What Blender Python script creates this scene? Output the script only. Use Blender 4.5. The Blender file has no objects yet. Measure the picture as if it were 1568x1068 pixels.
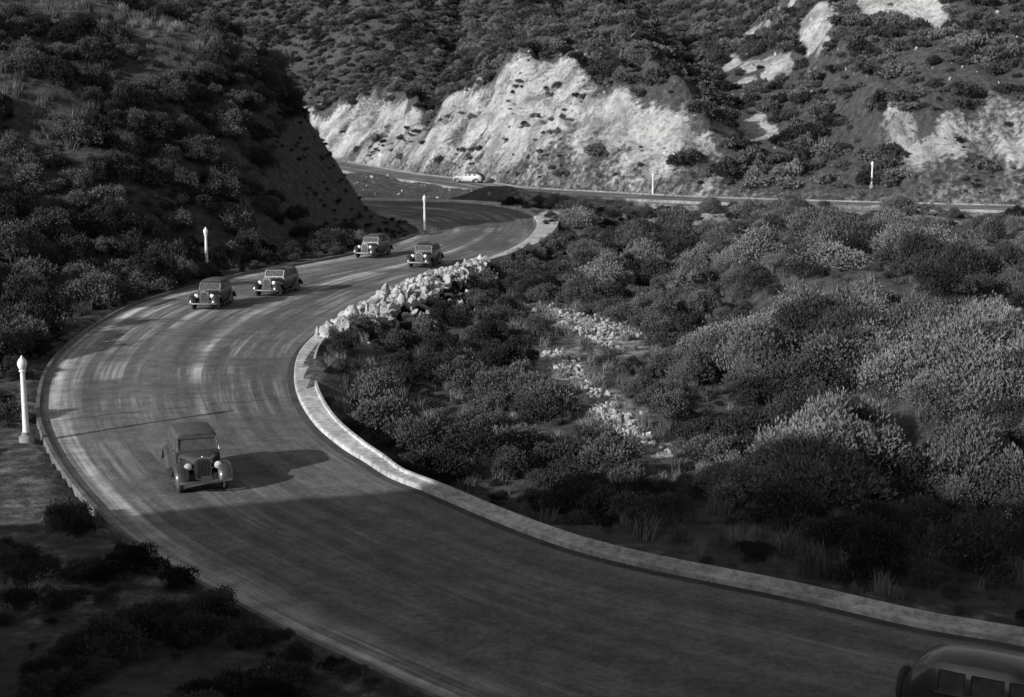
import bpy, bmesh, math, random
import numpy as np
from mathutils import Vector, Matrix
rng=np.random.default_rng(7); random.seed(7)
scene=bpy.context.scene
# ---------------------------------------------------------------- camera
cam_d=bpy.data.cameras.new("camera"); cam=bpy.data.objects.new("camera",cam_d)
scene.collection.objects.link(cam); scene.camera=cam
cam.location=(0,0,12); cam.rotation_euler=(math.radians(90-9.85),0,0)
cam_d.sensor_width=36; cam_d.lens=36*2200/1568; cam_d.clip_end=3000; cam_d.clip_start=0.2
cam_d.dof.use_dof=True; cam_d.dof.focus_distance=52; cam_d.dof.aperture_fstop=1.2

# road edges and centre lines, metres
L=[(10,19.8),(5.5,22.0),(1.4,24.6),(-.3,26.2),(-1.9,27.8),(-3.5,29.5),(-5.3,31.4),(-7.1,33.6),(-9.1,36.1),(-11.2,39.2),(-13.3,43.0),(-15.5,47.5),(-17.6,52.5),(-19.2,57.3),(-20.7,63.0),(-21.7,68.9),(-22.3,76.5),(-22.2,84.2),(-20.5,92.3),(-18.4,99.4),(-15.2,105.8),(-12.1,113.1),(-9.7,122.7),(-8.5,129.9),(-9.3,136.7),(-12.0,144.1),(-16.6,153.3),(-30,157),(-60,172),(-110,190)]
R=[(13.9, 28.4), (11.4, 30.3), (9.3, 31.5), (6.6, 33.6), (3.6, 35.6), (1.5, 37.4), (-0.5, 39.9), (-2.5, 42.8), (-3.9, 44.7), (-4.9, 46.7), (-6.0, 48.9), (-7.4, 52.5), (-8.7, 57.3), (-9.6, 62.2), (-10.1, 67.1), (-10.1, 71.8), (-9.6, 78.9), (-8.2, 87.7), (-6.3, 95.7), (-3.9, 102.1), (-1.2, 110.8), (0.9, 121.0), (2.3, 135.3), (2.2, 148.2), (0.4, 157.9), (-3.3, 165.8), (-8.0, 170.0), (-14.4, 172.2), (-18.8, 173.4),(-30,177),(-60,193),(-110,212)]
U=[(-160,372),(-100,350),(-60,325),(-42,300),(-34.7, 275.4), (-20.7, 236.5), (-8.0, 210.4), (-2.1, 196.4), (7.3, 186.8), (17.4, 178.0), (28.4, 171.1), (40.5, 165.8), (56.8, 159.8),(90,149),(160,130)]
def cr(P,t):
    n=len(P);i=int(min(max(math.floor(t),0),n-2));s=t-i
    a=np.array(P[max(i-1,0)]);b=np.array(P[i]);c=np.array(P[i+1]);d=np.array(P[min(i+2,n-1)])
    return .5*((2*b)+(-a+c)*s+(2*a-5*b+4*c-d)*s*s+(-a+3*b-3*c+d)*s**3)
pairs=[(0,.5),(1,1.8),(2,3),(4,4.6),(6,6),(8,7.5),(10,10),(12,12),(13,12.7),(14,13.3),(15,14.2),(16,15),(17,15.8),(18,17),(19,17.9),(20,18.9),(21,19.9),(22,21),(23,22.3),(24,23.5),(25,25.5),(26,28),(27,29),(28,30),(29,31)]
NS=420
tl=np.linspace(0,29,NS); tr=np.interp(tl,[a for a,b in pairs],[b for a,b in pairs])
Lc=np.array([cr(L,t) for t in tl]); Rc=np.array([cr(R,t) for t in tr])
Uc=np.array([cr(U,t) for t in np.linspace(0,len(U)-1,160)])
# ---------------------------------------------------------------- noise
TB=rng.random((256,256))
def vn(x,y):
    xi=np.floor(x).astype(int);yi=np.floor(y).astype(int);fx=x-xi;fy=y-yi
    fx=fx*fx*(3-2*fx);fy=fy*fy*(3-2*fy)
    g=lambda i,j:TB[i&255,j&255]
    return (g(xi,yi)*(1-fx)+g(xi+1,yi)*fx)*(1-fy)+(g(xi,yi+1)*(1-fx)+g(xi+1,yi+1)*fx)*fy
def fbm(x,y,o=4):
    s=0;a=1;t=0
    for k in range(o):
        s=s+a*vn(x*2**k+17.3*k+500,y*2**k+9.1*k+500);t+=a;a*=.5
    return s/t*2-1
def ss(a,b,x):
    t=np.clip((x-a)/(b-a),0,1);return t*t*(3-2*t)
def dpoly(x,y,P):
    best=np.full(x.shape,1e9)
    for k in range(len(P)-1):
        ax,ay=P[k];bx,by=P[k+1];dx,dy=bx-ax,by-ay;l=dx*dx+dy*dy+1e-9
        t=np.clip(((x-ax)*dx+(y-ay)*dy)/l,0,1)
        best=np.minimum(best,(x-ax-t*dx)**2+(y-ay-t*dy)**2)
    return np.sqrt(best)
def inside(x,y,P):
    r=np.zeros(x.shape,bool);n=len(P)
    for k in range(n):
        ax,ay=P[k];bx,by=P[(k+1)%n]
        if ay==by: continue
        c=((ay>y)!=(by>y))&(x<(bx-ax)*(y-ay)/(by-ay)+ax);r^=c
    return r
Ls=Lc[::3];Rs=Rc[::3];POLY=np.vstack([Ls,Rs[::-1]])
BX=[-160,-60,-34,-28,-19,-15,-12,-7,-3,1,8,12,16,19,23,27,31,38,44,48,55,60,80,160]
BZ=[6,6,9,11,10,7.5,10.5,10.5,13.5,16,15,12.5,13,15,12,7,2.5,2,4,10,11,12,11,9]
patches=[(44,259,3.5,11),(50,250,4.5,7),(55,252,2.5,11),(60,250,4,6),(35,231,3.2,11),(48,225,3.5,10),(54,221,3.5,6),(60,218,4.5,6),(67,225,4,9),(33,199,2.4,7),(41,240,3,6),(66,238,5,6),(76,234,5,7),(-36,297,6,8),(-50,328,7,12),(-27,260,5,7),(-62,345,8,14),(-72,340,6,16),(-112,412,9,20),(24,214,2.2,6),(85,215,5,7),(10,235,3,6),(-5,250,4,5),(58,233,3,5),(40,220,2,6),(72,250,4,6)]
SP=[(np.array([(1.2,90),(6.3,79)]),1.3,800),(np.array([(2.0,73),(5.2,52)]),.6,1100),(np.array([(3.4,84),(5.4,74)]),.6,250)]
def dspill(x,y): return np.minimum.reduce([dpoly(x,y,q[0]) for q in SP])
def field(x,y):
    x=np.asarray(x,float);y=np.asarray(y,float)
    dL=dpoly(x,y,Ls);dR=dpoly(x,y,Rs);ins=inside(x,y,POLY);dU=dpoly(x,y,Uc)-4.6
    dM=np.where(ins,-1,np.minimum(dL,dR));d=np.minimum(dM,dU)
    yu=np.interp(x,[q[0] for q in U],[q[1] for q in U]);far=(y>yu)
    left=(dL<dR)&~far
    n1=fbm(x/18,y/18,4);n2=fbm(x/5,y/5,4);n3=fbm(x/60+3,y/60,3)
    # far mountain
    B=np.interp(x+2.5*fbm(x/9,y/14,3),BX,BZ)*(1+.2*fbm(x/5,y/20,3))
    du=np.maximum(dU,0)
    ero=fbm(x/3.0+.25*n2,y/11,4);rid=1-np.abs(fbm(x/4.5+n2*.4,y/16+7,3))*2.4
    slope=.30+.22*ss(-10,-45,x)
    zf=B*np.clip(du/(B*0.95+2),0,1)**.85+slope*np.maximum(du-B*.8,0)+np.minimum(du/14,1)*(n1*1.8+n2*.7)
    zf=zf+(ero*1.4+rid*1.5+n2*1.0)*np.minimum(du/6,1)*(1-ss(B*1.0,B*1.6,du))*ss(3,8,B)
    zf=zf+np.minimum(du/60,1)*(n3*6+4*np.abs(fbm(x/30+y/60,y/45,3)))
    zf=np.maximum(zf,0)
    # interior right valley
    gx=np.interp(y,[30,42,52,66,90,120,150],[11,7,4,3.5,4.5,9,14]);gd=np.interp(y,[28,36,45,60,90,120,150],[2.5,3.5,6.5,9,7.5,3,.6])
    zi=-gd*np.exp(-((x-gx)/7.5)**2)-2.2*ss(22,34,x)*ss(6,50,yu-6-y)*ss(60,90,y)+n1*2.4+n2*.7-.5
    zi=zi+1.9*ss(9,15,x)*np.exp(-((y-56)/16)**2)+2.6*ss(12,24,x+n1*4)*np.exp(-((y-92)/26)**2)
    zi=np.clip(zi,-.62*np.maximum(d,0),.35*np.maximum(d,0))
    # left hill
    yf=np.interp(x,[-90,-60,-40,-28,-20,-14],[50,62,74,90,104,124]);yt=np.interp(x,[-60,-28,-20,-14],[132,141,147,150])
    hc=np.interp(x,[-120,-90,-60,-45,-40,-28,-24,-21.5,-18,-15.5,-13.5],[30,27,23,20.5,19.5,17,15.5,12.5,6,1.0,0.1])
    pr=np.clip((y-yf)/(yt-yf),0,1);prof=.55*pr+.45*ss(0,1,pr)+.06*np.sin(pr*12+x*.1)*pr
    zl=hc*prof+(n1*2.6+n2*.8)*np.minimum(pr*3,1)*ss(-14,-22,x)+.25*n2
    zl=zl*(1-.85*ss(6,30,y-yt))
    # camera hill
    ch=np.minimum(10.3-.45*y,10.3)+.3*n2
    cc=x*.6-y*.8;sc_=x*.8+y*.6
    gh=(20.6+2.6*fbm(x/5,y/5,3))*np.exp(-((cc+28)/np.where(cc>-28,46,14.5))**2-((sc_+18)/13)**2)
    ch=np.where(y<40,np.maximum(ch,gh),-1)
    zl=np.maximum(zl,ch);zl=np.clip(zl,-.5*np.maximum(d,0),.05+1.35*np.maximum(d,0))
    zi=np.maximum(zi,np.minimum(ch,1.1*np.maximum(d-1,0)))
    z=np.where(far,zf,np.where(left,zl,zi))
    z=z+.04
    z=np.where(d<.25,-.25,z)
    # bareness
    bk=np.where(far,1-ss(B*.88,B*1.18,du+n2*6+n1*3),0)*ss(5,8,B)
    bare=bk*(.5+.5*ss(-.5,.05,n2+ero*.5))*(.4+.6*ss(1,6,du+n2*6))
    for (px,py,a,b) in patches:
        q=((x-px)/a)**2+((y-py)/b)**2+n2*1.9+ero*.8
        bare=np.maximum(bare,np.where(far,1-ss(.45,1.0,q),0))
    bi=np.where(~far&~left,1,0)
    bare=np.maximum(bare,bi*.7*ss(26,31,x+n1*4)*ss(84,96,y)*ss(-.5,.2,n2))
    bare=np.maximum(bare,bi*.6*(1-ss(3.5,9,dR+n2*3))*ss(112,124,y)*ss(-3,2,x))
    bare=np.maximum(bare,bi*.5*ss(130,142,y+n1*16+n2*8)*ss(-3,3,x))  # left part kept unbare: darker ground colour stands in for hill shade
    bare=np.maximum(bare,bi*.9*(1-ss(1.3,2.8,np.abs(x-19.5+n2*3)))*ss(105,112,y)*(1-ss(150,160,y)))
    dsp=dspill(x,y)
    bare=np.maximum(bare,bi*.65*(1-ss(.8,2.4,dsp+n2*1.5)))
    bare=np.maximum(bare,.3*(1-ss(.8,2.2,d+n2)))
    bare=np.maximum(bare,np.where(left&(y<62),.32*ss(-.4,.4,n2),0))
    return z,d,far,left,bare,dsp
# ---------------------------------------------------------------- materials
def newmat(n):
    m=bpy.data.materials.new(n);m.use_nodes=True;nt=m.node_tree;b=nt.nodes['Principled BSDF'];return m,nt,b
def nd(nt,t,**k):
    n=nt.nodes.new(t)
    for a,v in k.items(): setattr(n,a,v)
    return n
def math_(nt,op,a,b=None,c=None,clamp=False):
    n=nt.nodes.new('ShaderNodeMath');n.operation=op;n.use_clamp=clamp
    for i,v in enumerate((a,b,c)):
        if v is None: continue
        if isinstance(v,(int,float)): n.inputs[i].default_value=v
        else: nt.links.new(v,n.inputs[i])
    return n.outputs[0]
def noise(nt,vec,scale,detail=4,rough=.55):
    n=nt.nodes.new('ShaderNodeTexNoise');n.inputs['Scale'].default_value=scale;n.inputs['Detail'].default_value=detail;n.inputs['Roughness'].default_value=rough
    if vec is not None: nt.links.new(vec,n.inputs['Vector'])
    return n.outputs[0]
def mr(nt,v,a,b,c,d,smooth=True):
    n=nt.nodes.new('ShaderNodeMapRange');n.interpolation_type='SMOOTHSTEP' if smooth else 'LINEAR'
    nt.links.new(v,n.inputs[0])
    for i,q in enumerate((a,b,c,d)): n.inputs[i+1].default_value=q
    return n.outputs[0]
def bump(nt,h,b,st,dist):
    n=nt.nodes.new('ShaderNodeBump');n.inputs['Strength'].default_value=st;n.inputs['Distance'].default_value=dist
    nt.links.new(h,n.inputs['Height']);nt.links.new(n.outputs[0],b.inputs['Normal'])
def grey(nt,v,b):
    c=nd(nt,'ShaderNodeCombineColor')
    for i in range(3): nt.links.new(v,c.inputs[i])
    nt.links.new(c.outputs[0],b.inputs['Base Color'])
def simple(n,v,rough=.6,metal=0,var=.25,sc=6,coat=0,world=False):
    m,nt,b=newmat(n);tc=nd(nt,'ShaderNodeTexCoord');gp=nd(nt,'ShaderNodeNewGeometry')
    ns=noise(nt,gp.outputs['Position'] if world else tc.outputs['Object'],sc,5)
    grey(nt,mr(nt,ns,.25,.75,v*(1-var),v*(1+var)),b)
    b.inputs['Roughness'].default_value=rough;b.inputs['Metallic'].default_value=metal
    if coat: b.inputs['Coat Weight'].default_value=coat;b.inputs['Coat Roughness'].default_value=.12
    return m
M={}
M['paint_dark']=simple('car_paint_black',.022,.4,0,.3,3,.6)
M['paint_mid']=simple('car_paint_grey',.045,.4,0,.3,3,.6)
M['paint_light']=simple('car_paint_cream',.5,.35,0,.1,3,.6)
M['chrome']=simple('chrome',.65,.3,1,.1)
M['glass']=simple('car_glass',.07,.06,0,.3)
M['tyre']=simple('tyre_rubber',.03,.8)
M['top']=simple('canvas_top',.06,.8)
M['spoke']=simple('wheel_enamel',.16,.4)
M['lens']=simple('lamp_lens',.7,.2)
M['white']=simple('white_painted_concrete',.74,.6,0,.12,9)
M['conc']=simple('grey_concrete',.22,.8,0,.25,3)
M['kerb_shade_strip']=simple('painted_kerb_shade',.04,.8,0,.5,1.2,0,True)  # near-black colour that paints the shade along the kerb foot
# terrain material
m,nt,b=newmat('chaparral_ground');geo=nd(nt,'ShaderNodeNewGeometry');P=geo.outputs['Position']
at=nd(nt,'ShaderNodeAttribute',attribute_name='bare')
n1=noise(nt,P,.22,6,.6);n2=noise(nt,P,1.4,7,.68);n3=noise(nt,P,7,5,.7)
soil=mr(nt,n2,.3,.7,.03,.12)
rock=math_(nt,'MULTIPLY',mr(nt,n1,.34,.62,.28,.62),mr(nt,n2,.30,.60,.52,1.1))
rock=math_(nt,'MULTIPLY',rock,mr(nt,n3,.3,.6,.75,1.08))
w=math_(nt,'ADD',at.outputs['Fac'],math_(nt,'MULTIPLY',math_(nt,'SUBTRACT',n2,.5),1.5))
w=mr(nt,w,.2,.85,0,1)
mx=nd(nt,'ShaderNodeMix',data_type='FLOAT');nt.links.new(w,mx.inputs[0]);nt.links.new(soil,mx.inputs[2]);nt.links.new(rock,mx.inputs[3])
grey(nt,mx.outputs[0],b);b.inputs['Roughness'].default_value=.95
bump(nt,math_(nt,'ADD',n2,math_(nt,'MULTIPLY',n3,.3)),b,.9,1.0);M['ground']=m
# road material
m,nt,b=newmat('worn_asphalt');uv=nd(nt,'ShaderNodeUVMap',uv_map='UVMap');sx=nd(nt,'ShaderNodeSeparateXYZ');nt.links.new(uv.outputs[0],sx.inputs[0])
u,v=sx.outputs[0],sx.outputs[1]
def cvec(a,bb,cc=0.0):
    q=nd(nt,'ShaderNodeCombineXYZ')
    for i,t in enumerate((a,bb,cc)):
        if isinstance(t,(int,float)): q.inputs[i].default_value=t
        else: nt.links.new(t,q.inputs[i])
    return q.outputs[0]
geo=nd(nt,'ShaderNodeNewGeometry');P=geo.outputs['Position']
st=noise(nt,cvec(math_(nt,'MULTIPLY',u,24),math_(nt,'MULTIPLY',v,.05)),1,6,.72)
st2=noise(nt,cvec(math_(nt,'MULTIPLY',u,9),math_(nt,'MULTIPLY',v,.03),4.0),1,5,.6)
cl=noise(nt,P,.14,4,.55);fine=noise(nt,P,7,5,.75);mid=noise(nt,P,1.1,5,.65)
base=mr(nt,st2,.3,.7,.085,.15)
base=math_(nt,'MULTIPLY',base,mr(nt,fine,.25,.75,.65,1.35))
base=math_(nt,'MULTIPLY',base,mr(nt,mid,.3,.7,.78,1.2))
wear=math_(nt,'MULTIPLY',mr(nt,st,.45,.75,0,1),mr(nt,cl,.42,.6,0,1))
wear=math_(nt,'MULTIPLY',wear,mr(nt,v,15,60,.12,.34))
def gauss(c0,wd):
    t=math_(nt,'DIVIDE',math_(nt,'SUBTRACT',u,c0),wd);return math_(nt,'POWER',2.718,math_(nt,'MULTIPLY',math_(nt,'MULTIPLY',t,t),-1.0))
edge=math_(nt,'MULTIPLY',gauss(.05,.07),.36)
lanes=math_(nt,'ADD',math_(nt,'MULTIPLY',gauss(.60,.035),1.0),math_(nt,'MULTIPLY',gauss(.25,.12),.4))  # narrow centre band: worn line with its sheen painted into the colour
lanes=math_(nt,'MULTIPLY',math_(nt,'MULTIPLY',lanes,mr(nt,v,30,55,.15,1)),mr(nt,cl,.38,.6,.1,.3))
lanes=math_(nt,'MULTIPLY',math_(nt,'ADD',lanes,edge),mr(nt,st,.36,.62,.15,1))
lanes=math_(nt,'MULTIPLY',lanes,mr(nt,mid,.3,.65,.55,1.15))
tot=math_(nt,'ADD',math_(nt,'ADD',base,wear),lanes)
vv=math_(nt,'ADD',v,math_(nt,'MULTIPLY',math_(nt,'SUBTRACT',noise(nt,P,1.2,3),.5),.5))
jt=None
for vj in (40.5,58.0,79.0):
    g=math_(nt,'LESS_THAN',math_(nt,'ABSOLUTE',math_(nt,'SUBTRACT',vv,vj)),.06)
    jt=g if jt is None else math_(nt,'MAXIMUM',jt,g)
tot=math_(nt,'MULTIPLY',tot,math_(nt,'SUBTRACT',1.0,math_(nt,'MULTIPLY',jt,.55)))
grey(nt,tot,b);b.inputs['Roughness'].default_value=.9;b.inputs['Specular IOR Level'].default_value=.15
bump(nt,fine,b,.3,.03);M['road']=m
# foliage
def folmat(n,lo,hi,gsc=.12):
    m,nt,b=newmat(n);geo=nd(nt,'ShaderNodeNewGeometry');oi=nd(nt,'ShaderNodeObjectInfo')
    a=noise(nt,geo.outputs['Position'],gsc,4);k=math_(nt,'ADD',math_(nt,'MULTIPLY',oi.outputs['Random'],.45),math_(nt,'MULTIPLY',a,1.1))
    v=mr(nt,k,.5,1.1,lo,hi);v=math_(nt,'MULTIPLY',v,mr(nt,geo.outputs['Random Per Island'],0,1,.7,1.3,False))
    grey(nt,v,b);b.inputs['Roughness'].default_value=.95
    b.inputs['Specular IOR Level'].default_value=.05
    return m
M['leaf']=folmat('chaparral_leaves',.045,.20);M['leafd']=folmat('dark_leaves',.025,.11);M['grass']=folmat('dry_grass',.06,.20);M['leaff']=folmat('distant_leaves',.035,.16,.05)
M['rock']=simple('pale_rock',.34,.9,0,.5,1.2,0,True);M['rubble']=simple('grey_rubble',.3,.9,0,.6,1.5,0,True)
# ---------------------------------------------------------------- mesh helpers
def mesh_obj(name,verts,faces,mats,parent=None,smooth=False,coll=None,midx=None):
    me=bpy.data.meshes.new(name);me.from_pydata([tuple(q) for q in verts],[],faces);me.update()
    if not isinstance(mats,(list,tuple)): mats=[mats]
    for q in mats: me.materials.append(q)
    if midx is not None: me.polygons.foreach_set('material_index',midx)
    if smooth: me.polygons.foreach_set('use_smooth',[True]*len(me.polygons))
    o=bpy.data.objects.new(name,me);(coll or scene.collection).objects.link(o)
    if parent: o.parent=parent
    return o
def grid_faces(nr,nc):
    a=np.arange(nr*nc).reshape(nr,nc)
    return np.stack([a[:-1,:-1],a[:-1,1:],a[1:,1:],a[1:,:-1]],-1).reshape(-1,4).tolist()
# terrain
ys=np.concatenate([np.arange(-40,18,1.5),np.arange(18,75,.5),np.arange(75,165,.8),np.arange(165,262,.7),np.arange(262,440,1.8),np.arange(440,700,8)])
xs=np.concatenate([np.arange(-260,-130,5),np.arange(-130,-66,2),np.arange(-66,-32,1.0),np.arange(-32,34,.5),np.arange(34,75,.8),np.arange(75,110,1.6),np.arange(110,260,5)])
X,Y=np.meshgrid(xs,ys);Z,D,FAR,LEFT,BARE,_=field(X.ravel(),Y.ravel())
ter=mesh_obj('hillside_terrain',np.stack([X.ravel(),Y.ravel(),Z],1).tolist(),grid_faces(len(ys),len(xs)),M['ground'],smooth=True)
at=ter.data.attributes.new('bare','FLOAT','POINT');at.data.foreach_set('value',BARE.astype(np.float32))
# road ribbons
def ribbon(name,A,B,mat,z=0.0,nc=9,crown=.06):
    A=np.array(A);B=np.array(B);mid=(A+B)/2;v=np.concatenate([[0],np.cumsum(np.linalg.norm(np.diff(mid,axis=0),axis=1))])
    vs=[];uvs=[]
    for i in range(len(A)):
        for j in range(nc):
            t=j/(nc-1);q=A[i]*(1-t)+B[i]*t;vs.append((q[0],q[1],z+crown*(1-(2*t-1)**2)));uvs.append((t,v[i]))
    fs=grid_faces(len(A),nc);fs=[list(reversed(q)) for q in fs]
    o=mesh_obj(name,vs,fs,mat,smooth=True);ul=o.data.uv_layers.new(name='UVMap')
    for l in o.data.loops: ul.data[l.index].uv=uvs[l.vertex_index]
    if o.data.polygons[len(fs)//2].normal.z<0: o.data.flip_normals()
    return o,v
road,vroad=ribbon('winding_road',Lc,Rc,M['road'])
def normals(Pp):
    T=np.gradient(Pp,axis=0);T/=np.linalg.norm(T,axis=1)[:,None]+1e-9;return np.stack([T[:,1],-T[:,0]],1)
nU=normals(Uc)
road2,_=ribbon('canyon_road',Uc-nU*4.5,Uc+nU*4.5,M['road'],z=.0)
def sweep(name,Pp,sgn,prof,mat,parent=None):
    n=normals(Pp)*sgn;vs=[]
    for i in range(len(Pp)):
        for (o,z) in (prof(i) if callable(prof) else prof): vs.append((Pp[i,0]+n[i,0]*o,Pp[i,1]+n[i,1]*o,z))
    k=len(vs)//len(Pp)
    o=mesh_obj(name,vs,grid_faces(len(Pp),k),mat,parent)
    bm=bmesh.new();bm.from_mesh(o.data);bmesh.ops.recalc_face_normals(bm,faces=bm.faces);bm.to_mesh(o.data);bm.free()
    return o
def kerbmat(n,lo,hi,grad=False):
    m,nt,b=newmat(n);geo=nd(nt,'ShaderNodeNewGeometry');a=noise(nt,geo.outputs['Position'],.4,5,.65);a2=noise(nt,geo.outputs['Position'],4,5,.75)
    v=math_(nt,'MULTIPLY',mr(nt,a,.3,.7,lo,hi),mr(nt,a2,.32,.62,.5,1.1))
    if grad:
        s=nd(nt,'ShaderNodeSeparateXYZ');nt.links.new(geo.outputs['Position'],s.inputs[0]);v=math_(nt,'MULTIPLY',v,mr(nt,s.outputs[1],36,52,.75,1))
    grey(nt,v,b);b.inputs['Roughness'].default_value=.9;bump(nt,a2,b,.5,.06);return m
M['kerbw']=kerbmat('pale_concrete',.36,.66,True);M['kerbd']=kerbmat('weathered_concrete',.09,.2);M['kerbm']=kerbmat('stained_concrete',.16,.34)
def wR(i):
    return float(np.interp(tr[i],[0,8,10,13,15,16.5,18,19.5,21,23,25,27,31],[.5,.5,.75,.95,.8,.6,.6,.8,1.6,2.3,1.5,.6,.5]))
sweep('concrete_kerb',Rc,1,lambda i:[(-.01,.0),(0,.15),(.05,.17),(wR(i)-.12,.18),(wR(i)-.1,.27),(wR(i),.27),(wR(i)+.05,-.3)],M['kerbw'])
sweep('kerb_shade_strip',Rc[:300],1,[(-.30,.012),(-.15,.028),(-.02,.02)],M['kerb_shade_strip'])  # added dark strip standing in for the shaded kerb face
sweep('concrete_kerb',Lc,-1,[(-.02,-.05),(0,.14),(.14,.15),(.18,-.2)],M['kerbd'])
sweep('concrete_kerb',Uc+nU*4.5,1,[(-.02,-.05),(0,.13),(.2,.14),(.25,-.2)],M['kerbm'])
sweep('concrete_kerb',Uc-nU*4.5,-1,[(-.02,-.05),(0,.13),(.25,.14),(.3,-.2)],M['kerbm'])
# ---------------------------------------------------------------- plants sources
def collection(n): return bpy.data.collections.new(n)
def make_bush(name,nleaf,ls,seed,mat,tall=1.0,up=.5,coll=None,asp=2.6,nl=None):
    r=np.random.default_rng(seed);nl=nl or r.integers(8,15);cen=[];rad=[]
    for k in range(nl):
        a=r.random()*6.28;q=r.random()**.6*.7;cen.append((math.cos(a)*q,math.sin(a)*q,(.18+.5*r.random()*(1-q*.6))*tall));rad.append(.16+.22*r.random())
    cen.append((0,0,.4*tall));rad.append(.42)
    cen=np.array(cen);rad=np.array(rad)
    w=rad**2;w/=w.sum();ks=r.choice(len(cen),nleaf,p=w);n=nleaf
    d=r.normal(size=(n,3));d/=np.linalg.norm(d,axis=1)[:,None];d[:,2]=np.where(d[:,2]<-.3,-d[:,2],d[:,2])
    rr=rad[ks]*(1-.35*r.random(n)**2+.2*np.maximum(0,r.normal(size=n)))
    c=cen[ks]+d*rr[:,None]*np.array([1,1,tall**.5]);c[:,2]=np.where(c[:,2]<0,-c[:,2]*.5,c[:,2])
    ax=d+np.array([0,0,up*2])+r.normal(size=(n,3))*.5;ax/=np.linalg.norm(ax,axis=1)[:,None]
    s=np.cross(ax,r.normal(size=(n,3)));s/=np.linalg.norm(s,axis=1)[:,None]+1e-9
    l=(ls*(.6+.8*r.random(n)))[:,None];wd=l/asp
    vs=np.stack([c-ax*l*.5,c+s*wd*.5,c+ax*l*.5,c-s*wd*.5],1).reshape(-1,3).tolist()
    fs=[(4*i,4*i+1,4*i+2,4*i+3) for i in range(n)]
    for k in range(len(cen)):
        q=cen[k];i=len(vs);t=.03
        vs+=[(-t,0,-.2),(t,0,-.2),(0,t,-.2),tuple(q)];fs+=[(i,i+1,i+3),(i+1,i+2,i+3),(i+2,i,i+3)]
    return mesh_obj(name,vs,fs,mat,coll=coll)
def make_grass(name,n,seed,coll):
    r=np.random.default_rng(seed);vs=[];fs=[]
    for k in range(n):
        a=r.random()*6.28;q=r.random()**.5*.5;x,y=math.cos(a)*q,math.sin(a)*q;h=.5+.6*r.random();b=r.random()*6.28;w=.022
        lx,ly=r.normal()*.22,r.normal()*.22;i=len(vs)
        vs+=[(x-w*math.cos(b),y-w*math.sin(b),-.1),(x+w*math.cos(b),y+w*math.sin(b),-.1),(x+lx*.4+w*math.cos(b)*.7,y+ly*.4+w*math.sin(b)*.7,h*.6),(x+lx*.4-w*math.cos(b)*.7,y+ly*.4-w*math.sin(b)*.7,h*.6),(x+lx,y+ly,h)]
        fs+=[(i,i+1,i+2,i+3),(i+3,i+2,i+4)]
    return mesh_obj(name,vs,fs,M['grass'],coll=coll)
def make_rock(name,seed,coll,mat):
    bm=bmesh.new();bmesh.ops.create_icosphere(bm,subdivisions=2,radius=1);r=np.random.default_rng(seed);s=.55+.6*r.random(3)
    pl=[(r.normal(size=3),.4+.3*r.random()) for _ in range(11)]
    for v in bm.verts:
        c=np.array(v.co)
        for n,dd in pl:
            n=n/np.linalg.norm(n);t=c@n
            if t>dd: c=c-n*(t-dd)
        v.co=Vector(c*s)
    me=bpy.data.meshes.new(name);bm.to_mesh(me);bm.free();me.materials.append(mat);o=bpy.data.objects.new(name,me);coll.objects.link(o);return o
cN=collection('near_shrub_kinds');cF=collection('far_shrub_kinds');cG=collection('grass_kinds');cR=collection('rock_kinds');cD=collection('dark_shrub_kinds');cS=collection('rubble_kinds')
for k in range(6): make_bush(f'shrub_kind_{k}',9000,.06,k+1,M['leaf'],[1,1.15,.9,1.3,1.0,1.1][k],[.4,.7,.3,.8,.3,.5][k],cN,2.4)
for k in range(5): make_bush(f'dark_shrub_kind_{k}',5000,.075,k+31,M['leafd'],[1,1.2,.9,1.4,.8][k],.4,cD,2.2)
for k in range(5): make_bush(f'far_shrub_kind_{k}',1300,.15,k+11,M['leafd'] if k<2 else M['leaff'],[1,.8,1.2,.9,1][k],.3,cF,1.7)
for k in range(3): make_grass(f'grass_kind_{k}',60,k+21,cG)
for k in range(6): make_rock(f'rock_kind_{k}',k+41,cR,M['rock'])
for k in range(5): make_rock(f'rubble_kind_{k}',k+51,cS,M['rubble'])
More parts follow.
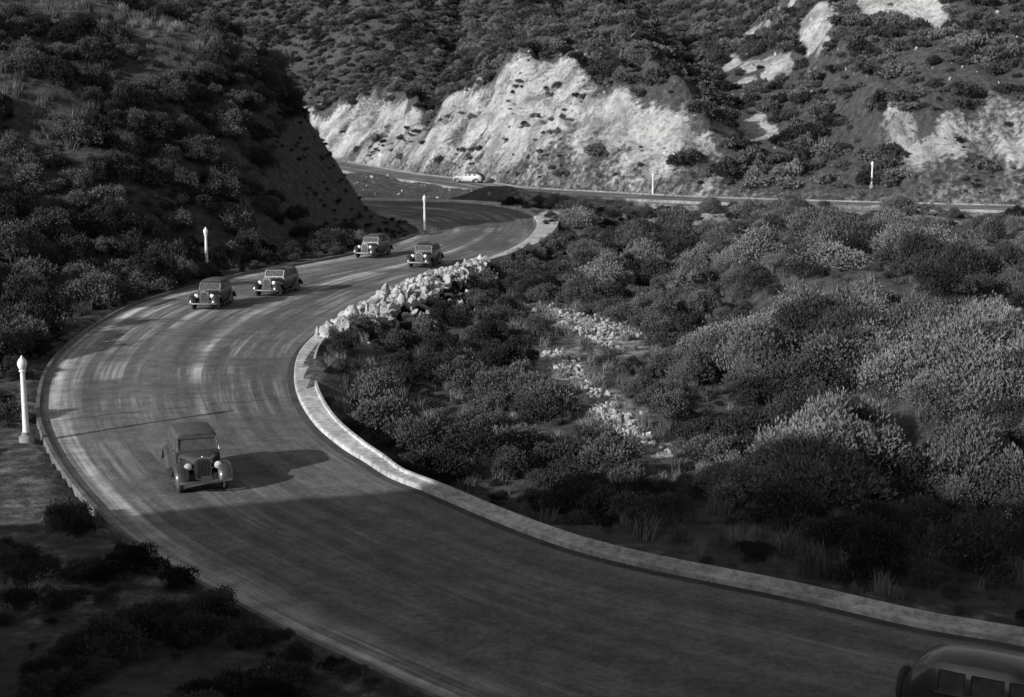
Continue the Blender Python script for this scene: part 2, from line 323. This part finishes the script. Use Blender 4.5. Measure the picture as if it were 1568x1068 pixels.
def scatter(name,pts,scl,rot,coll):
    n=len(pts);me=bpy.data.meshes.new(name);me.vertices.add(n);me.vertices.foreach_set('co',np.asarray(pts,np.float32).ravel())
    a=me.attributes.new('iscale','FLOAT_VECTOR','POINT');a.data.foreach_set('vector',np.asarray(scl,np.float32).ravel())
    a=me.attributes.new('irot','FLOAT_VECTOR','POINT');a.data.foreach_set('vector',np.asarray(rot,np.float32).ravel())
    a=me.attributes.new('iidx','INT','POINT');a.data.foreach_set('value',rng.integers(0,len(coll.objects),n).astype(np.int32))
    o=bpy.data.objects.new(name,me);scene.collection.objects.link(o)
    ng=bpy.data.node_groups.new(name+'_nodes','GeometryNodeTree')
    ng.interface.new_socket('Geometry',in_out='INPUT',socket_type='NodeSocketGeometry');ng.interface.new_socket('Geometry',in_out='OUTPUT',socket_type='NodeSocketGeometry')
    N=ng.nodes;gi=N.new('NodeGroupInput');go=N.new('NodeGroupOutput');ip=N.new('GeometryNodeInstanceOnPoints');ci=N.new('GeometryNodeCollectionInfo')
    ci.inputs['Collection'].default_value=coll;ci.inputs['Separate Children'].default_value=True;ci.inputs['Reset Children'].default_value=True
    def na(nm,ty):
        q=N.new('GeometryNodeInputNamedAttribute');q.data_type=ty;q.inputs['Name'].default_value=nm
        return [s for s in q.outputs if s.enabled and s.name=='Attribute'][0]
    lk=ng.links.new
    lk(gi.outputs[0],ip.inputs['Points']);lk(ci.outputs[0],ip.inputs['Instance']);ip.inputs['Pick Instance'].default_value=True
    lk(na('iidx','INT'),ip.inputs['Instance Index']);e=N.new('FunctionNodeEulerToRotation');lk(na('irot','FLOAT_VECTOR'),e.inputs[0]);lk(e.outputs[0],ip.inputs['Rotation'])
    lk(na('iscale','FLOAT_VECTOR'),ip.inputs['Scale']);lk(ip.outputs[0],go.inputs[0])
    md=o.modifiers.new('instances','NODES');md.node_group=ng;return o
def sample(n,x0,x1,y0,y1,cond,smin,smax,zs=(.8,1.2),sink=.1,tilt=.12,power=1.6,clear=.85):
    x=rng.uniform(x0,x1,n);y=rng.uniform(y0,y1,n)
    ok=np.abs(x)<.40*y+12;x=x[ok];y=y[ok]
    z,d,far,left,bare,dsp=field(x,y);s=smin+(smax-smin)*rng.random(len(x))**power
    k=cond(x,y,z,d,far,left,bare,dsp,s)&(d>s*clear+.35+np.where(left|far|(y>80),0,.55));x,y,z,s=x[k],y[k],z[k],s[k];m=len(x)
    pts=np.stack([x,y,z-sink*s],1);sc=np.stack([s*rng.uniform(.85,1.2,m),s*rng.uniform(.85,1.2,m),s*rng.uniform(zs[0],zs[1],m)],1)
    ro=np.stack([rng.normal(0,tilt,m),rng.normal(0,tilt,m),rng.uniform(0,6.28,m)],1);return pts,sc,ro
def R_(n): return rng.random(n)
def both(*a): return tuple(np.concatenate(q) for q in zip(*a))
# keep the open rubble chute free of brush on its downhill side too
spok=lambda x,y,q,s:(q>.6+s*.95)&((dspill(x,y+3.2)>.5+s*.8)|(s<.45))&((dspill(x,y+6)>.3+s*.6)|(s<.8))
A=sample(2500,3,60,36,165,lambda x,y,z,d,far,left,b,q,s:(~far)&(~left)&(R_(len(x))>b*1.5)&(vn(x/5+50,y/5)>.38)&((y>44)|(s<.9))&spok(x,y,q,s)&(x>5+(y<90)*5*R_(len(x)))&((y<85)|(R_(len(x))<.6)),.5,2.7,power=1.2,zs=(.9,1.35))
scatter('chaparral_shrubs',*A,cN)
A=sample(5200,-12,60,30,165,lambda x,y,z,d,far,left,b,q,s:(~far)&(~left)&(R_(len(x))>b*1.3)&spok(x,y,q,s)&((x<12)|(R_(len(x))<.5)),.25,1.5,zs=(.9,1.35))
A2=sample(2600,-3,60,100,168,lambda x,y,z,d,far,left,b,q,s:(~far)&(~left)&(vn(x/4+9,y/4)>.35),.2,.75)
scatter('dark_valley_shrubs',*both(A,A2),cD)
A=sample(7500,-75,-9,62,165,lambda x,y,z,d,far,left,b,q,s:left&(vn(x/6+50,y/6)>.36)&((x<-21)|(y<122)|(s<.4)),.3,2.0,power=2.4,zs=(.9,1.4))
B_=sample(1500,-24,5,24,62,lambda x,y,z,d,far,left,b,q,s:left&(vn(x/2+50,y/2)>.48),.12,.95,power=1.8,clear=.6)
scatter('hill_shrubs',*both(A,B_),cD)
A=sample(24000,-150,120,150,470,lambda x,y,z,d,far,left,b,q,s:far&(R_(len(x))>b*1.7)&((b<.3)|(s<1.2)),.5,2.4,power=1.5,sink=.25)
A2=sample(7500,-60,80,160,270,lambda x,y,z,d,far,left,b,q,s:far&(b>.15)&(vn(x/3,y/3)>.52+.25*np.clip(d/12,0,1))&(d<30),.25,.9,power=1.5)
scatter('mountain_shrubs',*both(A,A2),cF)
A=sample(6000,-12,40,26,110,lambda x,y,z,d,far,left,b,q,s:(~far)&(~left)&(R_(len(x))<np.clip(38/y,.15,1)),.25,.7,sink=0)
B_=sample(3500,-60,-20,60,150,lambda x,y,z,d,far,left,b,q,s:left&(vn(x/6+50,y/6)<.45),.4,1.0,sink=0)
scatter('dry_grass',*both(A,B_),cG)
# distinct large shrubs
for (x,y,s,k,c) in ((29.8,135,3.6,0,cD),(26.5,131,2.6,1,cD),(30.2,107.5,3.4,2,cD),(34,113,3,3,cD),(20.9,150.6,1.8,4,cD),(8.5,124,2.2,0,cD),(14.5,124,2.4,3,cD),(16.3,64.6,2.6,1,cN),(11.6,54.5,2.2,3,cN),(17.0,52,2.3,0,cN),(22,66,2.6,5,cN),(13.5,46.5,1.7,1,cN),(19.5,58,2.2,4,cN),(24,84,2.8,2,cN),(-8.3,34.2,.62,0,cD),(-4.6,29.3,.5,1,cD),(-5.6,30.5,.45,2,cD),(-11.9,38.2,.5,3,cD),(-3.3,28.2,.4,3,cD)):
    z=float(field(np.array([x]),np.array([y]))[0][0]);src=c.objects[k]
    o=bpy.data.objects.new('large_shrub' if s>1 else 'roadside_shrub',src.data);scene.collection.objects.link(o);o.location=(x,y,z-.15*s);o.scale=(s,s,s*.95);o.rotation_euler=(0,0,x*7)
# ---------------------------------------------------------------- rocks along inner bend
pts=[];scl=[]
for t in np.linspace(14.9,19.3,1500):
    c=cr(R,t);c2=cr(R,t+.02);T=(c2-c)/np.linalg.norm(c2-c);n=np.array([T[1],-T[0]])
    wd=2.6*math.sin(math.pi*min(max((t-14.7)/4.9,0),1))**.8*(.7+.6*vn(np.array(t*3.1),np.array(2.0)))+.2
    o=.45+rng.random()**1.2*wd+(rng.random()<.22)*rng.random()*3.2;q=c+n*o+rng.normal(size=2)*.15;s=.09+.36*rng.random()**2.4
    zz=.05+.5*math.sin(math.pi*min(o/(wd+.9),1))*rng.random() if o<wd+.6 else float(-.55*(o-wd))*.6
    pts.append((q[0],q[1],zz));scl.append((s*1.4,s*1.1,s*.85))
scatter('riprap_boulders',pts,scl,rng.uniform(0,6.28,(len(pts),3)),cR)
pts=[];scl=[]
for (sg,wd,n) in SP:
    a,b_=sg
    for k in range(n):
        t=rng.random();x=a[0]+(b_[0]-a[0])*t+rng.normal()*wd*.6;y=a[1]+(b_[1]-a[1])*t+rng.normal()*wd
        pts.append((x,y));s=.05+.2*rng.random()**2.6;scl.append((s,s,s*.8))
for k in range(500):
    pts.append((rng.uniform(-30,75),rng.uniform(165,240)));s=.15+.5*rng.random()**2;scl.append((s,s,s*.8))
pa=np.array(pts);fz=field(pa[:,0],pa[:,1]);ok=fz[1]>.8
scatter('rock_spill',np.column_stack([pa,fz[0]+.03])[ok],np.array(scl)[ok],rng.uniform(0,6.28,(int(ok.sum()),3)),cS)
# ---------------------------------------------------------------- cars
def loft(rings,close=True,cap=True):
    n=len(rings[0]);vs=[q for r in rings for q in r];fs=[]
    for i in range(len(rings)-1):
        for j in range(n if close else n-1):
            k=(j+1)%n;fs.append((i*n+j,i*n+k,(i+1)*n+k,(i+1)*n+j))
    if cap and close: fs.append(tuple(reversed(range(n))));fs.append(tuple((len(rings)-1)*n+j for j in range(n)))
    return vs,fs
def fixn(o):
    bm=bmesh.new();bm.from_mesh(o.data);bmesh.ops.recalc_face_normals(bm,faces=bm.faces);bm.to_mesh(o.data);bm.free();return o
def shade(o,ang=40):
    for q in o.data.polygons: q.use_smooth=True
    try: o.data.set_sharp_from_angle(angle=math.radians(ang))
    except Exception: pass
    return o
def rrect(x,hw,z0,z1,e=3,n=28):
    r=[];cz=(z0+z1)/2;hz=(z1-z0)/2
    for k in range(n):
        a=2*math.pi*k/n;c,s=math.cos(a),math.sin(a);r.append((x,hw*math.copysign(abs(c)**(2/e),c),cz+hz*math.copysign(abs(s)**(2/e),s)))
    return r
def box(bm,cx,cy,cz,sx,sy,sz):
    r=bmesh.ops.create_cube(bm,size=1,matrix=Matrix.Translation((cx,cy,cz))@Matrix.Diagonal((sx,sy,sz,1)));return r
def bmo(bm,name,mat,parent,sm=True,bev=0):
    if bev: bmesh.ops.bevel(bm,geom=bm.edges[:],offset=bev,segments=2,affect='EDGES')
    me=bpy.data.meshes.new(name);bm.to_mesh(me);bm.free();me.materials.append(mat);o=bpy.data.objects.new(name,me);scene.collection.objects.link(o);o.parent=parent
    if sm: shade(o)
    return o
def build_car(name,loc,head,paint='paint_dark',top='paint_dark',z=0,low=1.0,long=1.0,spoke='spoke',grille='chrome'):
    root=bpy.data.objects.new(name,None);scene.collection.objects.link(root)
    root.location=(loc[0],loc[1],z);root.rotation_euler=(0,0,math.atan2(head[1],head[0]));root.scale=(long,1,low)
    st=[(-1.98,.50,.55,1.0,1.02),(-1.9,.60,.50,1.18,1.24),(-1.72,.68,.45,1.30,1.50),(-1.5,.72,.43,1.36,1.62),(-1.28,.735,.42,1.50,1.69),(-.78,.745,.42,1.50,1.72),(-.68,.745,.42,1.50,1.725),(-.08,.74,.42,1.50,1.72),(.0,.735,.42,1.50,1.715),(.42,.70,.42,1.50,1.68),(.58,.68,.42,1.49,1.64)]
    rings=[]
    def lean(x,zz): return x-.34*max(0,(zz-1.08)/.6) if x>.5 else (x-.2*max(0,(zz-1.08)/.6) if x>.4 else x)
    for (x,hw,zb,wt,zt) in st:
        bl=min(1.06,zb+(wt-zb)*.6) if zt<1.55 else 1.06
        wb=bl+.05 if zt>1.55 else (bl+(wt-bl)*.3)
        half=[(hw*.95,zb),(hw,zb+(bl-zb)*.5),(hw*1.0,bl),(hw*.985,wb),(hw*.90,wt),(hw*.79,wt+(zt-wt)*.6),(hw*.45,zt-.02),(0,zt)]
        ring=[(lean(x,zz),yy,zz) for (yy,zz) in half]+[(lean(x,zz),-yy,zz) for (yy,zz) in reversed(half[:-1])]
        rings.append(ring)
    vs,fs=loft(rings,cap=False);n=15;midx=[]
    for i in range(len(rings)-1):
        for j in range(n):
            side=j in (3,n-5);win=side and i in (4,6,8);g=0
            if win: g=1
            elif j in (4,5,6,7,8,9): g=2
            midx.append(g)
    m0=(len(rings)-1)*n
    fs.append(tuple(reversed(range(n))));midx.append(0)
    for j in range(6):
        fs.append((m0+j,m0+j+1,m0+n-2-j,m0+n-1-j));midx.append(1 if j==3 else 0)
    fs.append((m0+6,m0+7,m0+8));midx.append(2)
    o=mesh_obj('body_cabin',vs,fs,[M[paint],M['glass'],M[top]],root,midx=midx);
    bm=bmesh.new();bm.from_mesh(o.data);bmesh.ops.recalc_face_normals(bm,faces=bm.faces)
    gf=[q for q in bm.faces if q.material_index==1]
    r=bmesh.ops.inset_individual(bm,faces=gf,thickness=.035,depth=-.02)
    for q in r['faces']: q.material_index=0
    bm.to_mesh(o.data);bm.free();shade(o,35)
    # windscreen frame
    bm=bmesh.new()
    for s in (-1,1): box(bm,.455,s*.60,1.31,.03,.022,.40)
    box(bm,.56,0,1.135,.03,1.2,.022);box(bm,.355,0,1.485,.03,1.2,.022)
    for v in bm.verts:
        if abs(v.co.y)>.58 and abs(v.co.y)<.62 and (abs(v.co.z-1.51)<.01 or abs(v.co.z-1.11)<.01): v.co.x+=(-.1 if v.co.z>1.3 else .105)
    bmo(bm,'windscreen_frame',M['chrome'],root,False)
    vs,fs=loft([rrect(x,hw,z0,z1,e) for x,hw,z0,z1,e in ((.50,.66,.42,1.11,3.6),(.8,.56,.45,1.11,3.6),(1.2,.42,.5,1.10,3.4),(1.55,.29,.52,1.09,3.2),(1.64,.26,.54,1.08,3.2))])
    shade(fixn(mesh_obj('hood',vs,fs,M[paint],root)),50)
    bm=bmesh.new()
    for s in (-1,1):
        for k in range(8): box(bm,.78+k*.085,s*(.575-.034*k),.85,.02,.03,.26)
    bmo(bm,'hood_louvres',M[paint],root,False)
    vs,fs=loft([rrect(1.63,.265,.40,1.14,4.5),rrect(1.72,.255,.42,1.13,4.5)],cap=True);shade(fixn(mesh_obj('radiator_shell',vs,fs,M[grille],root)))
    vs,fs=loft([rrect(1.70,.215,.46,1.08,4.5),rrect(1.728,.215,.46,1.08,4.5)],cap=True);fixn(mesh_obj('radiator_core',vs,fs,M['tyre'],root))
    bm=bmesh.new()
    for k in range(-4,5): box(bm,1.735,k*.044,.77,.012,.009,.56)
    bmo(bm,'grille_bars',M[grille],root,False)
    bm=bmesh.new();box(bm,-.1,0,.38,3.6,.98,.16);box(bm,1.2,0,.52,1.0,.92,.2);box(bm,-1.3,0,.5,1.1,1.0,.24)
    bmo(bm,'chassis',M['tyre'],root,True,.02)
    bm=bmesh.new()
    for s in (-1,1): box(bm,.02,s*.76,.33,1.15,.27,.05)
    bmo(bm,'running_boards',M[paint],root,True,.015)
    FR=[(2.0,.40),(1.985,.56),(1.9,.72),(1.74,.85),(1.52,.915),(1.28,.89),(1.06,.77),(.86,.58),(.68,.42),(.52,.345)]
    RR=[(-.45,.345),(-.62,.44),(-.78,.62),(-.96,.80),(-1.2,.90),(-1.45,.895),(-1.68,.80),(-1.85,.64),(-1.97,.46),(-2.02,.38)]
    for nm,path,sg in (('front_fender',FR,1),('rear_fender',RR,1)):
        pa=np.array(path);T=np.gradient(pa,axis=0);T/=np.linalg.norm(T,axis=1)[:,None]
        N=np.stack([-T[:,1],T[:,0]],1)
        if N[4][1]<0:N=-N
        for s in (-1,1):
            rings=[]
            for i in range(len(pa)):
                ring=[]
                for (yy,oo) in ((.44,-.10),(.50,-.01),(.58,.025),(.68,.04),(.78,.02),(.85,-.03),(.885,-.11),(.86,-.13),(.83,-.06),(.70,-.01),(.52,-.05)):
                    q=pa[i]+N[i]*oo;ring.append((q[0],s*yy,q[1]))
                rings.append(ring)
            vs,fs=loft(rings);shade(fixn(mesh_obj(nm,vs,fs,M[paint],root)),60)
    def lathe(bm,prof,cx,cy,cz,s,n=28):
        ring=[]
        for (r,o_) in prof:
            ring.append([bm.verts.new((cx+r*math.cos(2*math.pi*k/n),cy+s*o_,cz+r*math.sin(2*math.pi*k/n))) for k in range(n)])
        for i in range(len(ring)-1):
            for k in range(n): bm.faces.new((ring[i][k],ring[i][(k+1)%n],ring[i+1][(k+1)%n],ring[i+1][k]))
    for (wx,nm) in ((1.40,'front'),(-1.36,'rear')):
        for s in (-1,1):
            bm=bmesh.new();lathe(bm,[(.24,-.07),(.33,-.08),(.37,-.05),(.38,0),(.37,.05),(.33,.08),(.25,.075),(.24,.05)],wx,s*.69,.38,s);bmesh.ops.recalc_face_normals(bm,faces=bm.faces);bmo(bm,nm+'_tyre',M['tyre'],root)
            bm=bmesh.new();lathe(bm,[(.25,.055),(.235,.07),(.22,.04),(.09,.03),(.085,.075),(.05,.1),(.001,.105)],wx,s*.69,.38,s);bmesh.ops.recalc_face_normals(bm,faces=bm.faces);bmo(bm,nm+'_wheel',M[spoke],root)
    bm=bmesh.new();lathe(bm,[(.20,-.07),(.33,-.08),(.37,-.04),(.38,0),(.37,.04),(.33,.08),(.2,.075),(.05,.09),(.001,.09)],0,0,0,1)
    bmesh.ops.rotate(bm,verts=bm.verts,cent=(0,0,0),matrix=Matrix.Rotation(math.pi/2,3,'Z'));bmesh.ops.translate(bm,verts=bm.verts,vec=(-2.07,0,.78));bmesh.ops.recalc_face_normals(bm,faces=bm.faces);bmo(bm,'spare_wheel',M['tyre'],root)
    for s in (-1,1):
        prof=[(.001,1.48),(.05,1.49),(.09,1.55),(.12,1.64),(.125,1.70)]
        for nm,pf,mt in (('headlight_shell',prof,'chrome'),('headlight_lens',[(.117,1.695),(.07,1.72),(.001,1.73)],'lens')):
            bm=bmesh.new();n=20;rg=[]
            for (r,xx) in pf: rg.append([bm.verts.new((xx,s*.46+r*math.cos(2*math.pi*k/n),.88+r*math.sin(2*math.pi*k/n))) for k in range(n)])
            for i in range(len(rg)-1):
                for k in range(n): bm.faces.new((rg[i][k],rg[i][(k+1)%n],rg[i+1][(k+1)%n],rg[i+1][k]))
            bmesh.ops.recalc_face_normals(bm,faces=bm.faces);bmo(bm,nm,M[mt],root)
    bm=bmesh.new();box(bm,1.66,0,.79,.03,.9,.03);bmo(bm,'headlight_bar',M['chrome'],root)
    for sx in (1,-1):
        rings=[]
        for k in range(13):
            yy=-.84+k*.14;xx=(2.16 if sx>0 else 2.2)-.10*(yy/.84)**2-.08*abs(yy/.84)**6
            rings.append([(sx*xx,yy,.41),(sx*(xx+.03),yy,.42),(sx*(xx+.03),yy,.49),(sx*xx,yy,.50),(sx*(xx-.02),yy,.455)])
        vs,fs=loft(rings);shade(fixn(mesh_obj('front_bumper' if sx>0 else 'rear_bumper',vs,fs,M['chrome'],root)))
    bm=bmesh.new()
    for sx in (1,-1):
        for s in (-1,1): box(bm,sx*1.95,s*.38,.43,.4,.04,.05)
    bmo(bm,'bumper_brackets',M['tyre'],root)
    bm=bmesh.new();box(bm,2.17,.05,.58,.012,.34,.15);bmo(bm,'licence_plate',M['top'],root,False)
    bm=bmesh.new()
    for s in (-1,1):
        box(bm,-.03,s*.765,.98,.12,.02,.02);box(bm,-.75,s*.77,.98,.12,.02,.02)
        box(bm,-.37,s*.752,1.085,1.9,.012,.016)
    bmo(bm,'door_handles_and_moulding',M['chrome'],root,False)
    bm=bmesh.new();bmesh.ops.create_uvsphere(bm,u_segments=10,v_segments=6,radius=.035,matrix=Matrix.Translation((1.68,0,1.17)));bmo(bm,'radiator_cap',M['chrome'],root)
    return root
build_car('vintage_sedan',(-10.05,44.4),(1.6,-4.4),'paint_mid','top',z=.04,spoke='spoke',low=.97,long=.95)
build_car('vintage_sedan',(-17.5,83.3),(-.10,-.99),'paint_dark','top',z=.04,low=.95,long=.95)
build_car('vintage_sedan',(-14.6,89.0),(-.25,-.97),'paint_dark','paint_dark',z=.04)
build_car('vintage_sedan',(-10.7,110.6),(-.30,-.95),'paint_mid','top',z=.04)
build_car('vintage_sedan',(-6.3,104.2),(-.22,-.97),z=.04,low=1.0)
build_car('vintage_coupe',(-6.2,209.5),(-.90,.42),'paint_light','top',z=.05,low=.88,long=1.12)
build_car('vintage_sedan',(9.4,25.3),(.86,-.51),z=.03)
# ---------------------------------------------------------------- lamps
def lamp(loc,h=2.95):
    z=float(field(np.array([loc[0]]),np.array([loc[1]]))[0][0])
    root=bpy.data.objects.new('street_lamp',None);scene.collection.objects.link(root);root.location=(loc[0],loc[1],z)
    k=h/2.95
    def lat(nm,prof,mat,n=12):
        rings=[[(r*math.cos(2*math.pi*i/n),r*math.sin(2*math.pi*i/n),zz*k) for i in range(n)] for r,zz in prof]
        vs,fs=loft(rings);o=shade(fixn(mesh_obj(nm,vs,fs,mat,root)),45)
    lat('plinth',[(.26,-.5),(.26,.14),(.22,.2),(.17,.22),(.15,.34)],M['conc'])
    lat('column',[(.125,.3),(.11,.5),(.085,2.3),(.08,2.42),(.12,2.44),(.12,2.49),(.08,2.5)],M['white'])
    lat('globe',[(.08,2.5),(.13,2.56),(.165,2.68),(.16,2.78),(.11,2.87),(.06,2.91),(.04,2.96),(.01,3.0)],M['white'])
for q,h in (((-17.2,49.6),3.05),((-21.0,98.4),3.3),((-8.0,131.6),3.6),((17.9,183.4),3.0),((42.9,172.2),3.0)): lamp(q,h)
root=bpy.data.objects.new('road_sign',None);scene.collection.objects.link(root);root.location=(-23.6,263,0)
bm=bmesh.new();box(bm,0,0,1.5,1.3,.06,1.5);bmo(bm,'board',M['white'],root,True,.02)
bm=bmesh.new();box(bm,-.5,.07,.9,.1,.08,1.8);box(bm,.5,.07,.9,.1,.08,1.8);bmo(bm,'posts',M['conc'],root)
# ---------------------------------------------------------------- light
EL=20.5;sd=Vector((.78,.625,0)).normalized()*math.cos(math.radians(EL));sd.z=-math.sin(math.radians(EL))
sun=bpy.data.lights.new('sun','SUN');sun.energy=4.9;sun.angle=math.radians(.6);sun.color=(1,.99,.975);so=bpy.data.objects.new('sun',sun);scene.collection.objects.link(so)
so.rotation_euler=sd.to_track_quat('-Z','Y').to_euler()
w=bpy.data.worlds.new('World');scene.world=w;w.use_nodes=True;nt=w.node_tree
sky=nt.nodes.new('ShaderNodeTexSky');sky.sky_type='NISHITA';sky.sun_disc=False;sky.sun_elevation=math.radians(EL)
sky.sun_rotation=math.atan2(-sd.x,-sd.y)
bw=nt.nodes.new('ShaderNodeRGBToBW');nt.links.new(sky.outputs[0],bw.inputs[0]);bg=nt.nodes['Background'];nt.links.new(bw.outputs[0],bg.inputs['Color']);bg.inputs['Strength'].default_value=.14
scene.view_settings.view_transform='Standard';scene.view_settings.look='None';scene.view_settings.exposure=0
